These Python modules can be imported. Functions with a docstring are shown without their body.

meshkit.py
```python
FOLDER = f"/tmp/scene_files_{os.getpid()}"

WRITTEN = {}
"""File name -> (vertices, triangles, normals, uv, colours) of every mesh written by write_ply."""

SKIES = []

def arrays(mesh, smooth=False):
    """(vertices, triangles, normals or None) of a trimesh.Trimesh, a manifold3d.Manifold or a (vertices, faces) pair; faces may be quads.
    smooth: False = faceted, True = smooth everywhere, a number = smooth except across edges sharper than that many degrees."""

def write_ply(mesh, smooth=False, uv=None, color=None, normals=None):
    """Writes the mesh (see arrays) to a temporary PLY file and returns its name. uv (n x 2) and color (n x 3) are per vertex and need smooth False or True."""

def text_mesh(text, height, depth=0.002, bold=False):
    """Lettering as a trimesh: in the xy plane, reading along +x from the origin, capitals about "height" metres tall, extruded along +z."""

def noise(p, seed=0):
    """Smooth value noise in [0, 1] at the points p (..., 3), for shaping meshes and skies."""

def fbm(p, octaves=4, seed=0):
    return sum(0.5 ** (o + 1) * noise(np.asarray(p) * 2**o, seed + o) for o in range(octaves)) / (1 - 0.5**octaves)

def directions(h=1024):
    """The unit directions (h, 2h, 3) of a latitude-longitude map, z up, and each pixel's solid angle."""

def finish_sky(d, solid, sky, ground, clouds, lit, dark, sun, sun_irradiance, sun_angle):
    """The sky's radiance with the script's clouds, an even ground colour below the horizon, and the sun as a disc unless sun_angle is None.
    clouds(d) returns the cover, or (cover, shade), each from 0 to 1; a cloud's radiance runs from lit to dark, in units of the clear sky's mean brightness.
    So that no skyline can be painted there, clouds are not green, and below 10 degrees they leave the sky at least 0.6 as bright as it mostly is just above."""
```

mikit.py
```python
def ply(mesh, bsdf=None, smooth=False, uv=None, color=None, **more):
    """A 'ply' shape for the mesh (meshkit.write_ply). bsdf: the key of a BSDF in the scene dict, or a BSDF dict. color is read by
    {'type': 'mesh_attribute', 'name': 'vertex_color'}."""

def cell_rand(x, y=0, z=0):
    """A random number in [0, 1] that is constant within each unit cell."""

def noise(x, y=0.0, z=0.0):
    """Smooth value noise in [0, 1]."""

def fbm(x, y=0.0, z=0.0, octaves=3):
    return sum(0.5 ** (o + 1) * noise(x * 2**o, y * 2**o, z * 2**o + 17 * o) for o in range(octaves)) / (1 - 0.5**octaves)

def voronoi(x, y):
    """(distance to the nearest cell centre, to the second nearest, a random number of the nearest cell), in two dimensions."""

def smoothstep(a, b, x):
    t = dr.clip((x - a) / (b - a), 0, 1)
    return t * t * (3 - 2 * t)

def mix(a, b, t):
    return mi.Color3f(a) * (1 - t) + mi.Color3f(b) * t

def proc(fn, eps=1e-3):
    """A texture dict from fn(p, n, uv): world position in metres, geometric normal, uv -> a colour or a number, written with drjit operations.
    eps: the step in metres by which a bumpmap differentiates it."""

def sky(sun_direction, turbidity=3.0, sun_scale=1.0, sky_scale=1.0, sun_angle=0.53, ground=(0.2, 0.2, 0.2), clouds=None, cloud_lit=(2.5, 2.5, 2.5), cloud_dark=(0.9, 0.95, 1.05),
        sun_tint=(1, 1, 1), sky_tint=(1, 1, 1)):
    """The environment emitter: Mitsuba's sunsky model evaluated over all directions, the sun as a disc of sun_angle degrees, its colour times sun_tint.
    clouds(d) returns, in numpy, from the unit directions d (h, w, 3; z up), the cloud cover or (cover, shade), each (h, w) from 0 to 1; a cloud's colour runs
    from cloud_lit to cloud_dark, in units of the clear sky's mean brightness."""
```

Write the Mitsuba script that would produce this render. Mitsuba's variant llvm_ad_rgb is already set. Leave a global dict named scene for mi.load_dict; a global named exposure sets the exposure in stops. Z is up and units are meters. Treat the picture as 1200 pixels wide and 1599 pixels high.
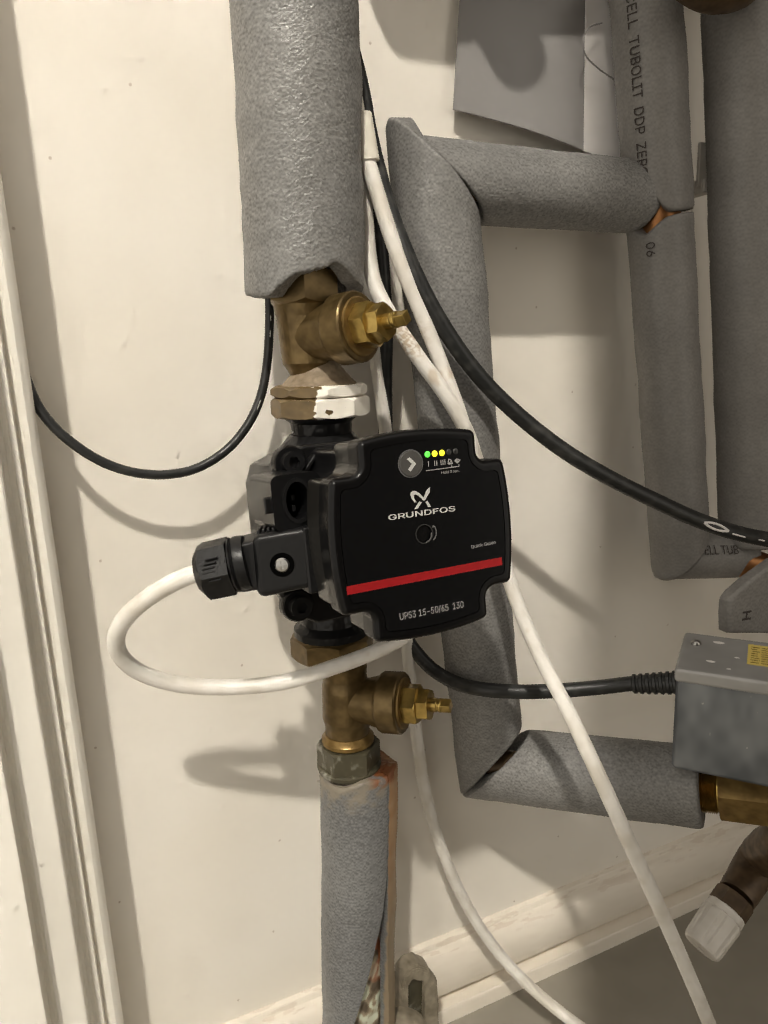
import math, random
import numpy as np, trimesh, mitsuba as mi, drjit as dr, mikit, meshkit
import manifold3d as m3
from shapely.geometry import Polygon, box as sbox, Point
from shapely import affinity
from mikit import proc, noise, fbm, voronoi, smoothstep, mix, cell_rand

rng = np.random.default_rng(7)
scene, labels = {}, {}
A = np.array

# ------------------------------------------------------------------ camera, light, exposure
F_PX, D = 1155.0, 0.50                       # focal length in photo pixels; camera to wall in metres


def _rot():
    dn = A([815 - 600, 5880 - 799.5, F_PX]); dn /= np.linalg.norm(dn)
    hf = A([0, 0, 1.0]); hf = hf - dn * (hf @ dn); hf /= np.linalg.norm(hf)
    rt = np.cross(dn, hf); rt /= np.linalg.norm(rt)
    c, s = math.cos(math.radians(24)), math.sin(math.radians(24))
    return A([c * rt + s * hf, -s * rt + c * hf, -dn])


R = _rot()                                   # rows: world axes in camera coordinates (right, down, forward)
CAM = A([0, -D, 0.0])


def ray(px, py):
    return R @ A([px - 600, py - 799.5, F_PX])


def at(px, py, h):
    """The point that stands h metres in front of the wall along a sight line."""
    d = ray(px, py)
    return CAM + d * (D - h) / d[1]


fwd, up = R @ A([0, 0, 1.0]), R @ A([0, -1.0, 0])
scene['camera'] = {'type': 'thinlens', 'fov': math.degrees(2 * math.atan(599.625 / F_PX)), 'fov_axis': 'x', 'aperture_radius': 0.0004, 'focus_distance': 0.40,
                   'near_clip': 0.01, 'far_clip': 50.0,
                   'to_world': mi.ScalarTransform4f().look_at(origin=CAM.tolist(), target=(CAM + fwd).tolist(), up=up.tolist())}
LAMP = CAM - ray(785, 1971) / np.linalg.norm(ray(785, 1971)) * 2.2
exposure = 0.0
FILL = (1.22, 1.135, 1.00)
LAMP_POWER = 3620.0
scene['room_light'] = {'type': 'constant', 'radiance': {'type': 'rgb', 'value': list(FILL)}}
_bulb = trimesh.creation.icosphere(subdivisions=3, radius=0.042); _bulb.apply_translation(LAMP)
scene['ceiling_lamp'] = mikit.ply(_bulb, {'type': 'diffuse'}, smooth=True, emitter={'type': 'area', 'radiance': {'type': 'rgb', 'value': [LAMP_POWER, LAMP_POWER * .935, LAMP_POWER * .82]}})
labels['ceiling_lamp'] = {'label': 'round warm lamp hanging up behind the viewer', 'category': 'lamp'}

# ------------------------------------------------------------------ materials
def rgb(*v): return {'type': 'rgb', 'value': list(v)}
def two(d): return {'type': 'twosided', 'bsdf': d}


def mat(name, color, rough, metallic=0.0, bump=None, scale=1.0, eps=2e-4, **kw):
    b = {'type': 'principled', 'base_color': proc(color) if callable(color) else rgb(*color), 'roughness': proc(rough) if callable(rough) else rough, 'metallic': metallic, **kw}
    if bump:
        b = {'type': 'bumpmap', 'arbitrary': proc(bump, eps), 'scale': scale, 'bsdf': b}
    scene[name] = two(b)


def c3(a): return mi.Color3f(*a)


def b_wall(p, n, uv):
    brush = noise(p.x * 700, p.y * 300, p.z * 16) * 0.00016 + noise(p.x * 260, p.y * 260, p.z * 9) * 0.00018
    d1, d2, r = voronoi(p.x * 26, p.z * 26)
    nib = dr.select(r > 0.66, dr.exp(-dr.square(d1 / 0.040)), 0) * 0.0009
    return brush + fbm(p.x * 18, p.y * 18, p.z * 14, 2) * 0.0010 + nib


def b_foam(p, n, uv):
    q = 1050.0
    return noise(p.x * q, p.y * q, p.z * q) * 0.00045 + noise(p.x * 520 + 7, p.y * 520, p.z * 520) * 0.00030


def wall_col(p, n, uv):
    a = fbm(p.x * 7, p.y * 7, p.z * 7 + 3, 3)
    c = mix((0.735, 0.694, 0.622), (0.778, 0.742, 0.680), smoothstep(.3, .7, a))
    d1, d2, r = voronoi(p.x * 17 + 3, p.z * 17)
    return mix(c, (0.40, 0.33, 0.26), dr.select(r > .62, smoothstep(.022, .008, d1), 0) * .7)


mat('m_wall', wall_col, 0.42, bump=b_wall, specular=0.35)
mat('m_trim', lambda p, n, uv: mix((0.71, 0.68, 0.615), (0.775, 0.75, 0.69), noise(p.x * 30, p.y * 30, p.z * 9)), 0.32, bump=b_wall)


Z_TOP = float(at(850, 1403, .004)[2])


def skirt_col(p, n, uv):
    a = fbm(p.x * 40, p.y * 80, p.z * 110, 3)
    c = mix((0.67, 0.615, 0.53), (0.715, 0.665, 0.585), a)
    chip = smoothstep(.56, .64, fbm(p.x * 60 + 4, p.y * 200, p.z * 260, 3))
    return mix(c, (0.47, 0.37, 0.29), chip * smoothstep(Z_TOP - .014, Z_TOP - .005, p.z) * .28)


mat('m_skirting', skirt_col, 0.45)
mat('m_floor', lambda p, n, uv: mix((0.19, 0.175, 0.145), (0.27, 0.25, 0.21), fbm(p.x * 25, p.y * 25, p.z, 3)), 0.6)
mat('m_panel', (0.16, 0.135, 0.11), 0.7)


def foam_mix(lo, hi, p): return mix(lo, hi, smoothstep(.25, .75, fbm(p.x * 22 + 1, p.y * 22, p.z * 14, 2))) * .94 * (0.66 + 0.68 * noise(p.x * 800, p.y * 800, p.z * 800))  # fine speckle puts the sparkle of the foam skin into the colour


mat('m_foam', lambda p, n, uv: foam_mix((0.152, 0.150, 0.146), (0.185, 0.182, 0.176), p), 0.45, bump=b_foam, scale=.80, specular=0.55)
mat('m_foam_smooth', lambda p, n, uv: mix((0.145, 0.139, 0.132), (0.195, 0.187, 0.177), fbm(p.x * 45, p.y * 45, p.z * 30, 3)) * (0.86 + 0.28 * noise(p.x * 700, p.y * 700, p.z * 700)), 0.5, specular=0.45)
LOW_AXIS = (at(561, 1192, .066), at(560, 1640, .066))

LOW_LINE = (float(LOW_AXIS[0][0]), float((LOW_AXIS[1] - LOW_AXIS[0])[0] / (LOW_AXIS[1] - LOW_AXIS[0])[2]), float(LOW_AXIS[0][2]))


def low_foam(p, n, uv):
    c = foam_mix((0.122, 0.124, 0.126), (0.155, 0.157, 0.158), p)
    a = fbm(p.x * 140, p.y * 140, p.z * 140, 3)
    x0, sl_, zt_ = LOW_LINE
    off = p.x - (x0 + sl_ * (p.z - zt_))
    top = smoothstep(zt_ - .024, zt_ - .004, p.z + (a - .5) * 0.026)
    c = mix(c, (0.205, 0.175, 0.13), top * smoothstep(.25, .6, a) * .8)
    lip = smoothstep(.0112, .0126, off + (a - .5) * .002)
    c = mix(c, mix((0.20, 0.155, 0.10), mix((0.24, 0.125, 0.055), (0.30, 0.20, 0.115), a), smoothstep(-.42, -.33, p.z)), lip)
    rust = smoothstep(zt_ - .0085, zt_ - .001, p.z + (a - .5) * 0.014) * smoothstep(-.006, .004, off)
    return mix(c, (0.185, 0.066, 0.024), rust * smoothstep(.3, .5, a))


mat('m_foam_low', low_foam, 0.40, bump=b_foam, scale=1.2, specular=0.7)


def corroded(p, n, uv):
    a = fbm(p.x * 130, p.y * 130, p.z * 75, 3)
    b = noise(p.x * 110 + 7, p.y * 110, p.z * 70)
    c = mix((0.08, 0.06, 0.04), (0.30, 0.25, 0.17), smoothstep(.35, .6, a))
    c = mix(c, (0.28, 0.085, 0.035), smoothstep(.50, .62, b) * smoothstep(-.47, -.42, p.z))
    return mix(c, (0.46, 0.48, 0.38), smoothstep(.50, .60, a) * smoothstep(-.42, -.46, p.z))


mat('m_corroded', corroded, 0.6)


def brass_mix(lo, hi, p): return mix(lo, hi, smoothstep(.10, .90, fbm(p.x * 170, p.y * 170, p.z * 170, 3)))


mat('m_bronze', lambda p, n, uv: brass_mix((0.085, 0.056, 0.022), (0.160, 0.110, 0.046), p), 0.33, metallic=0.7)
mat('m_brass', lambda p, n, uv: brass_mix((0.27, 0.18, 0.050), (0.48, 0.34, 0.105), p), 0.20, metallic=0.85)
mat('m_brass_dark', lambda p, n, uv: brass_mix((0.15, 0.092, 0.030), (0.27, 0.178, 0.062), p), 0.34, metallic=0.7)
mat('m_brown_brass', lambda p, n, uv: brass_mix((0.045, 0.028, 0.015), (0.10, 0.064, 0.034), p), 0.42, metallic=0.4)
mat('m_copper', lambda p, n, uv: brass_mix((0.20, 0.085, 0.03), (0.38, 0.18, 0.075), p), 0.35, metallic=0.85)
mat('m_old_fitting', lambda p, n, uv: mix((0.085, 0.070, 0.045), (0.30, 0.265, 0.205), fbm(p.x * 160, p.y * 120, p.z * 120, 3)), 0.45)
NUT_X = float(at(497, 620, .095)[0])


def painted_nut(p, n, uv):
    a = fbm(p.x * 160, p.y * 160, p.z * 160, 3)
    c = mix((0.062, 0.040, 0.015), (0.15, 0.10, 0.040), a)
    return mix(c, mix((0.74, 0.70, 0.62), (0.82, 0.79, 0.72), a), smoothstep(NUT_X, NUT_X + .0012, p.x + (a - .5) * .026))


mat('m_nut_paint', painted_nut, 0.40)
mat('m_crust', lambda p, n, uv: mix((0.10, 0.07, 0.038), (0.27, 0.215, 0.15), fbm(p.x * 260, p.y * 260, p.z * 260, 3)), 0.6)


def grey_nut(p, n, uv):
    a = fbm(p.x * 130, p.y * 130, p.z * 90, 3)
    c = mix((0.030, 0.028, 0.018), (0.085, 0.075, 0.046), a)
    return mix(c, (0.40, 0.40, 0.35), smoothstep(.64, .84, a) * .55)


mat('m_nut_grey', grey_nut, 0.36, metallic=0.2)

mat('m_black_gloss', (0.005, 0.005, 0.0054), 0.22, specular=0.26)
mat('m_black_cast', (0.008, 0.008, 0.0085), 0.20, clearcoat=0.15, clearcoat_gloss=0.9, specular=0.18)
mat('m_housing', (0.010, 0.0095, 0.0085), 0.17, clearcoat=0.35, specular=0.5)
mat('m_black_matt', (0.0060, 0.0060, 0.0064), 0.36, specular=0.22)
mat('m_bezel', (0.0026, 0.0026, 0.0029), 0.25, specular=0.20)
mat('m_face', (0.0042, 0.0042, 0.0045), 0.30, specular=0.07)
mat('m_hole', (0.001, 0.001, 0.001), 0.8, specular=0.02)
mat('m_print', (0.44, 0.435, 0.42), 0.5)
mat('m_print_dim', (0.25, 0.245, 0.24), 0.5)
mat('m_print_faint', (0.085, 0.085, 0.085), 0.5)
mat('m_button', (0.055, 0.053, 0.050), 0.38, specular=.3)
mat('m_red', (0.25, 0.009, 0.011), 0.42, specular=.2)
mat('m_led_off', (0.020, 0.020, 0.020), 0.35)
mat('m_ink', (0.052, 0.045, 0.042), 0.7, specular=.2)
mat('m_steel', (0.34, 0.335, 0.32), 0.24, metallic=1.0)


def cable_white(p, n, uv):
    a = fbm(p.x * 70, p.y * 70, p.z * 50, 3)
    c = mix((0.57, 0.535, 0.475), (0.675, 0.65, 0.605), smoothstep(.25, .6, a))
    c = mix(c, (0.48, 0.38, 0.27), smoothstep(.70, .80, a) * .55)
    s = smoothstep(.019, .003, dr.norm(p - mi.Point3f(*STAIN)))
    return mix(c, (0.36, 0.23, 0.09), s * smoothstep(.35, .65, fbm(p.x * 500, p.y * 500, p.z * 500, 2)) * .6)


STAIN = [float(v) for v in at(637, 530, .092)]
mat('m_cable_white', cable_white, 0.36)
mat('m_cable_black', lambda p, n, uv: mix((0.012, 0.013, 0.013), (0.032, 0.032, 0.030), smoothstep(.45, .85, fbm(p.x * 120, p.y * 120, p.z * 120, 2))), 0.38, specular=.45)


def alu(p, n, uv):
    a = fbm(p.x * 50, p.y * 50, p.z * 25, 3)
    c = mix((0.105, 0.116, 0.132), (0.225, 0.242, 0.265), smoothstep(.3, .7, a))
    return mix(c, (0.50, 0.51, 0.51), smoothstep(.90, .94, noise(p.x * 300 + 8, p.y * 300, p.z * 200)) * smoothstep(.52, .6, a) * .7)


mat('m_alu', alu, 0.30, metallic=0.75)
mat('m_lid_lit', lambda p, n, uv: mix((0.26, 0.257, 0.25), (0.37, 0.367, 0.36), fbm(p.x * 60, p.y * 60, p.z * 60, 2)), 0.34, metallic=0.3)  # casing metal made paler: light on the lid put into the colour
mat('m_label_ink', (0.22, 0.15, 0.03), 0.6)
mat('m_yellow', (0.62, 0.48, 0.13), 0.45)
mat('m_card', (0.20, 0.193, 0.19), 0.33)
mat('m_paper', (0.62, 0.60, 0.59), 0.6)
mat('m_plastic_white', lambda p, n, uv: mix((0.43, 0.405, 0.36), (0.51, 0.485, 0.45), noise(p.x * 190, p.y * 190, p.z * 190)), 0.42)
mat('m_tape', (0.66, 0.63, 0.55), 0.3)
scene['m_led_green'] = two({'type': 'diffuse', 'reflectance': rgb(.1, .5, .1)})
scene['m_led_yellow'] = two({'type': 'diffuse', 'reflectance': rgb(.6, .5, .05)})

# ------------------------------------------------------------------ mesh helpers
def key(name):
    if name not in scene and not any(k.startswith(name + '__') for k in scene) and name not in labels:
        return name
    i = 1
    while True:
        k = f'{name}_{i:03d}'
        if k not in scene and k not in labels and not any(q.startswith(k + '__') for q in scene):
            return k
        i += 1


def tm(m):
    if hasattr(m, 'to_mesh'):
        q = m.to_mesh(); return trimesh.Trimesh(q.vert_properties[:, :3], q.tri_verts, process=False)
    return m


def thing(name, label, cat, group=None):
    k = key(name); labels[k] = {'label': label, 'category': cat}
    if group: labels[k]['group'] = group
    return k


def part(parent, name, mesh, bsdf, smooth=35, label=None, **more):
    full = f'{parent}__{name}'; i, k = 0, full
    while k in scene:
        i += 1; k = f'{full}_{i:03d}'
    scene[k] = mikit.ply(tm(mesh), bsdf, smooth=smooth, **more)
    if label: labels[k] = {'label': label}
    return k


def single(name, mesh, bsdf, label, cat, smooth=35, group=None):
    k = key(name); scene[k] = mikit.ply(tm(mesh), bsdf, smooth=smooth)
    labels[k] = {'label': label, 'category': cat}
    if group: labels[k]['group'] = group
    return k


def struct(name, mesh, bsdf, smooth=35, label=None):
    scene[name] = mikit.ply(tm(mesh), bsdf, smooth=smooth); labels[name] = {'kind': 'structure'}
    if label: labels[name]['label'] = label
    return name


def unit(v): v = A(v, float); return v / np.linalg.norm(v)


def frame(axis, ref):
    a = unit(axis); e1 = A(ref, float) - a * (A(ref, float) @ a); e1 = unit(e1); return a, e1, np.cross(a, e1)


def xf(mesh, o, X, Y, Z):
    """Places a mesh modelled in local axes (X, Y, Z) at o."""
    m = tm(mesh).copy(); M = np.eye(4); M[:3, 0], M[:3, 1], M[:3, 2], M[:3, 3] = X, Y, Z, o
    m.apply_transform(M)
    return m


def spline(pts, step=0.003):
    P = A(pts, float); P = np.vstack([2 * P[0] - P[1], P, 2 * P[-1] - P[-2]])
    out = []
    for i in range(1, len(P) - 2):
        p0, p1, p2, p3 = P[i - 1:i + 3]
        d = [np.linalg.norm(b - a) ** .5 + 1e-9 for a, b in ((p0, p1), (p1, p2), (p2, p3))]
        m1 = (p1 - p0) / d[0] - (p2 - p0) / (d[0] + d[1]) + (p2 - p1) / d[1]
        m2 = (p2 - p1) / d[1] - (p3 - p1) / (d[1] + d[2]) + (p3 - p2) / d[2]
        m1, m2 = m1 * d[1], m2 * d[1]
        n = max(2, int(np.linalg.norm(p2 - p1) / step))
        t = np.linspace(0, 1, n, endpoint=False)[:, None]
        out.append((2 * t**3 - 3 * t**2 + 1) * p1 + (t**3 - 2 * t**2 + t) * m1 + (-2 * t**3 + 3 * t**2) * p2 + (t**3 - t**2) * m2)
    out.append(P[-2][None])
    return np.vstack(out)


def loft(rings, cap=True):
    """rings: (m, n, 3) closed loops -> mesh."""
    rings = A(rings); m, n, _ = rings.shape
    V = rings.reshape(-1, 3); f = []
    i, j = np.meshgrid(np.arange(m - 1), np.arange(n), indexing='ij')
    a, b, c, d = i * n + j, i * n + (j + 1) % n, (i + 1) * n + (j + 1) % n, (i + 1) * n + j
    f = np.vstack([np.stack([a, b, c], -1).reshape(-1, 3), np.stack([a, c, d], -1).reshape(-1, 3)])
    if cap:
        V = np.vstack([V, rings[0].mean(0), rings[-1].mean(0)]); k = m * n; j = np.arange(n)
        f = np.vstack([f, np.stack([(j + 1) % n, j, 0 * j + k], -1), np.stack([(m - 1) * n + j, (m - 1) * n + (j + 1) % n, 0 * j + k + 1], -1)])
    t = trimesh.Trimesh(V, f, process=False)
    return t


def tube(pts, r, segs=20, step=0.002, cap=True, lump=0.00012):
    C = spline(pts, step); n = len(C)
    T = np.gradient(C, axis=0); T /= np.linalg.norm(T, axis=1, keepdims=True)
    rr = np.interp(np.linspace(0, 1, n), np.linspace(0, 1, len(np.atleast_1d(r))), np.atleast_1d(r)) if not callable(r) else A([r(t) for t in np.linspace(0, 1, n)])
    u = frame(T[0], [0.3, 0.5, 0.8])[1]; th = np.linspace(0, 2 * np.pi, segs, endpoint=False); rings = []
    for k in range(n):
        u = u - T[k] * (u @ T[k]); u /= np.linalg.norm(u); v = np.cross(T[k], u)
        dirs = np.cos(th)[:, None] * u + np.sin(th)[:, None] * v; q = C[k] + rr[k] * dirs
        rings.append(q + dirs * ((meshkit.fbm(q * 130, 3, 8) - .5) * 2 * lump)[:, None] if lump else q)
    return loft(rings, cap)


def lathe(prof, o, axis, segs=48, ref=(0.1, 0.2, 1)):
    """prof: (along, radius) pairs; consecutive doubles make crisp edges through the smoothing angle."""
    a, e1, e2 = frame(axis, ref); th = np.linspace(0, 2 * np.pi, segs, endpoint=False)
    ring = np.cos(th)[:, None] * e1 + np.sin(th)[:, None] * e2
    return loft([A(o) + a * s + r * ring for s, r in prof])


def bevel_prism(poly, z0, z1, bevel=0.001, steps=4, back=0.0, spacing=0.0008):
    """A polygon extruded along z with a rounded front edge (at z1)."""
    poly = poly.buffer(0); L = poly.exterior.length; n = max(24, int(L / spacing))
    P = A([poly.exterior.interpolate(s).coords[0] for s in np.linspace(0, L, n, endpoint=False)])
    if not poly.exterior.is_ccw: P = P[::-1]
    T = np.roll(P, -1, 0) - np.roll(P, 1, 0); T /= np.linalg.norm(T, axis=1, keepdims=True) + 1e-12
    N = np.stack([-T[:, 1], T[:, 0]], -1)
    lay = []
    if back:
        for k in range(steps + 1):
            t = k / steps * np.pi / 2; lay.append((z0 + back * (1 - math.sin(t)), back * (1 - math.cos(t))))
        lay = [(z0 + back - (z - z0), o) for z, o in lay][::-1] if False else [(z0 + back * (1 - math.sin(t)), back * (1 - math.cos(t))) for t in np.linspace(np.pi / 2, 0, steps + 1)]
    else:
        lay.append((z0, 0))
    if bevel:
        lay += [(z1 - bevel * (1 - math.sin(t)), bevel * (1 - math.cos(t))) for t in np.linspace(0, np.pi / 2, steps + 1)]
    else:
        lay.append((z1, 0))
    rings = [np.column_stack([P + N * o, np.full(n, z)]) for z, o in lay]
    m = loft(rings, cap=False)
    V, Fc = np.array(m.vertices), [np.array(m.faces)]
    for ri, flip in ((len(rings) - 1, False), (0, True)):
        q = Polygon(rings[ri][:, :2])
        vv, ff = trimesh.creation.triangulate_polygon(q if q.is_valid else q.buffer(0), engine='earcut')
        base = len(V); V = np.vstack([V, np.column_stack([vv, np.full(len(vv), rings[ri][0, 2])])])
        tri = vv[ff]; e_, g_ = tri[:, 1] - tri[:, 0], tri[:, 2] - tri[:, 0]; ar = e_[:, 0] * g_[:, 1] - e_[:, 1] * g_[:, 0]
        ff = np.where((ar < 0)[:, None], ff[:, ::-1], ff)
        Fc.append((ff[:, ::-1] if flip else ff) + base)
    t = trimesh.Trimesh(V, np.vstack(Fc), process=False); t.merge_vertices()
    return t


def rbox(x0, x1, y0, y1, z0, z1, r=0.001):
    s = m3.Manifold.sphere(r, 16)
    return tm(m3.Manifold.batch_hull([s.translate([a, b, c]) for a in (x0 + r, x1 - r) for b in (y0 + r, y1 - r) for c in (z0 + r, z1 - r)]))


def hexnut(across, h, cham=0.12, n=6):
    """Chamfered hex from z=0 to h, across corners = 2*across."""
    hx = m3.Manifold.cylinder(h, across, across, n)
    R0 = across
    k = across * cham
    pr = m3.Manifold.revolve(m3.CrossSection([[(0, 0), (R0 - k, 0), (R0 + k * .1, k * .75), (R0 + k * .1, h - k * .75), (R0 - k, h), (0, h)]]), 64)
    return tm(hx ^ pr)


def flat_poly(poly, z, th=0.00015):
    gs = getattr(poly, 'geoms', [poly])
    m = trimesh.util.concatenate([trimesh.creation.extrude_polygon(g, th, engine='earcut') for g in gs if g.area > 0])
    m.apply_translation([0, 0, z]); return m


def foam(p0, p1, r, r_in, ref, ends=(None, None), res=0.0016, amp=0.0003, sag=0.0012, seed=0, rfun=None, gap=None):
    """A foam sleeve from p0 to p1. ends: offset along the axis by angle (0 = along ref). gap: (angle, fn(t)->half opening in radians)."""
    p0, p1 = A(p0), A(p1); L = np.linalg.norm(p1 - p0); a, e1, e2 = frame(p1 - p0, ref)
    n = int(2 * np.pi * r / res); m = int(L / res) + 1
    if gap is None:
        th = np.broadcast_to(np.linspace(0, 2 * np.pi, n, endpoint=False), (m, n))
    else:
        ga, gf = gap; th = A([np.linspace(ga + gf(t)[0], ga + 2 * np.pi - gf(t)[1], n) for t in np.linspace(0, 1, m)])
    t = np.linspace(0, 1, m)[:, None]
    s0 = ends[0](th) if ends[0] else 0 * th
    s1 = ends[1](th) if ends[1] else 0 * th
    s = s0 * (1 - t) + (L + s1) * t
    def ring(rad, disp):
        pos = p0 + s[..., None] * a + 0 * e1
        nrm = np.cos(th)[..., None] * e1 + np.sin(th)[..., None] * e2
        rr = np.full(th.shape, rad)
        if disp:
            P = pos + nrm * rad
            rr = rr + (meshkit.fbm(P * 28, 3, seed) - .5) * 2 * sag + (meshkit.noise(P * 420, seed) - .5) * amp
            edge = np.minimum(np.abs(s - s0), np.abs(L + s1 - s)); rr -= 0.0008 * np.exp(-(edge / 0.0012) ** 2)
        if rfun: rr = rr * rfun(t, th)
        return pos + nrm * rr[..., None]
    out, inn = ring(r, True), ring(r_in, False)
    if gap is None:
        rings = np.concatenate([inn[:1] * .5 + out[:1] * .5, out, inn[::-1][:1] * .5 + out[::-1][:1] * .5, inn[::-1], inn[:1] * .5 + out[:1] * .5], 0)
        return loft(rings, cap=False)
    rings = np.concatenate([out, inn[:, ::-1]], 1)
    return loft(rings, cap=True)


def wrap_text(text, height, p0, p1, r, ref, s_start, angle, along=1, stretch=1.0, bold=False):
    """Lettering bent round a sleeve: it reads along the axis from s_start, its letters' height going round the sleeve."""
    a, e1, e2 = frame(A(p1) - A(p0), ref)
    m = meshkit.text_mesh(text, height, 0.0004, bold)
    v, f = trimesh.remesh.subdivide_to_size(m.vertices, m.faces, 0.003)
    s = s_start + along * v[:, 0] * stretch
    th = angle - (v[:, 1] - height / 2) / r
    rr = r + 0.0002 + v[:, 2]
    V = A(p0) + s[:, None] * a + rr[:, None] * (np.cos(th)[:, None] * e1 + np.sin(th)[:, None] * e2)
    return trimesh.Trimesh(V, f, process=False)


def rough(mesh, amp=.00015, freq=300, edge=.0020, seed=1, octaves=2):
    """Subdivides a mesh and pushes its vertices in and out by noise."""
    m = tm(mesh); m = trimesh.Trimesh(m.vertices, m.faces, process=True)
    v, f = trimesh.remesh.subdivide_to_size(m.vertices, m.faces, edge)
    m = trimesh.Trimesh(v, f, process=True)
    n = np.array(m.vertex_normals)
    d = (meshkit.fbm(np.array(m.vertices) * freq, octaves, seed) - .5) * 2 * amp
    m.vertices = np.array(m.vertices) + n * d[:, None]
    return m


def section(*polys):
    """Outer outline first, holes after it."""
    c = None
    for i, q in enumerate(polys):
        xy = A(q.exterior.coords)[:-1]
        xy = xy if q.exterior.is_ccw else xy[::-1]
        k_ = m3.CrossSection([xy.tolist()]); c = k_ if c is None else c - k_
    return c


# ------------------------------------------------------------------ the setting
X1, YB = 0.665, -1.1
Z_FLOOR = at(740, 1575, 0.02)[2]


def sheet(x0, x1, z0, z1, y, n=2):
    return trimesh.Trimesh([[x0, y, z0], [x1, y, z0], [x1, y, z1], [x0, y, z1]], [[0, 1, 2], [0, 2, 3]], process=False)


struct('wall', sheet(-0.6, X1, Z_FLOOR - .05, 1.0, 0.0), 'm_wall', False, 'cream painted wall with fine brush marks behind the pipes')
fl = trimesh.Trimesh([[-1.5, -2.0, Z_FLOOR], [1.6, -2.0, Z_FLOOR], [1.6, .0, Z_FLOOR], [-1.5, .0, Z_FLOOR]], [[0, 1, 2], [0, 2, 3]], process=False)
struct('floor', fl, 'm_floor', False, 'dull grey-beige floor below the skirting')

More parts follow.
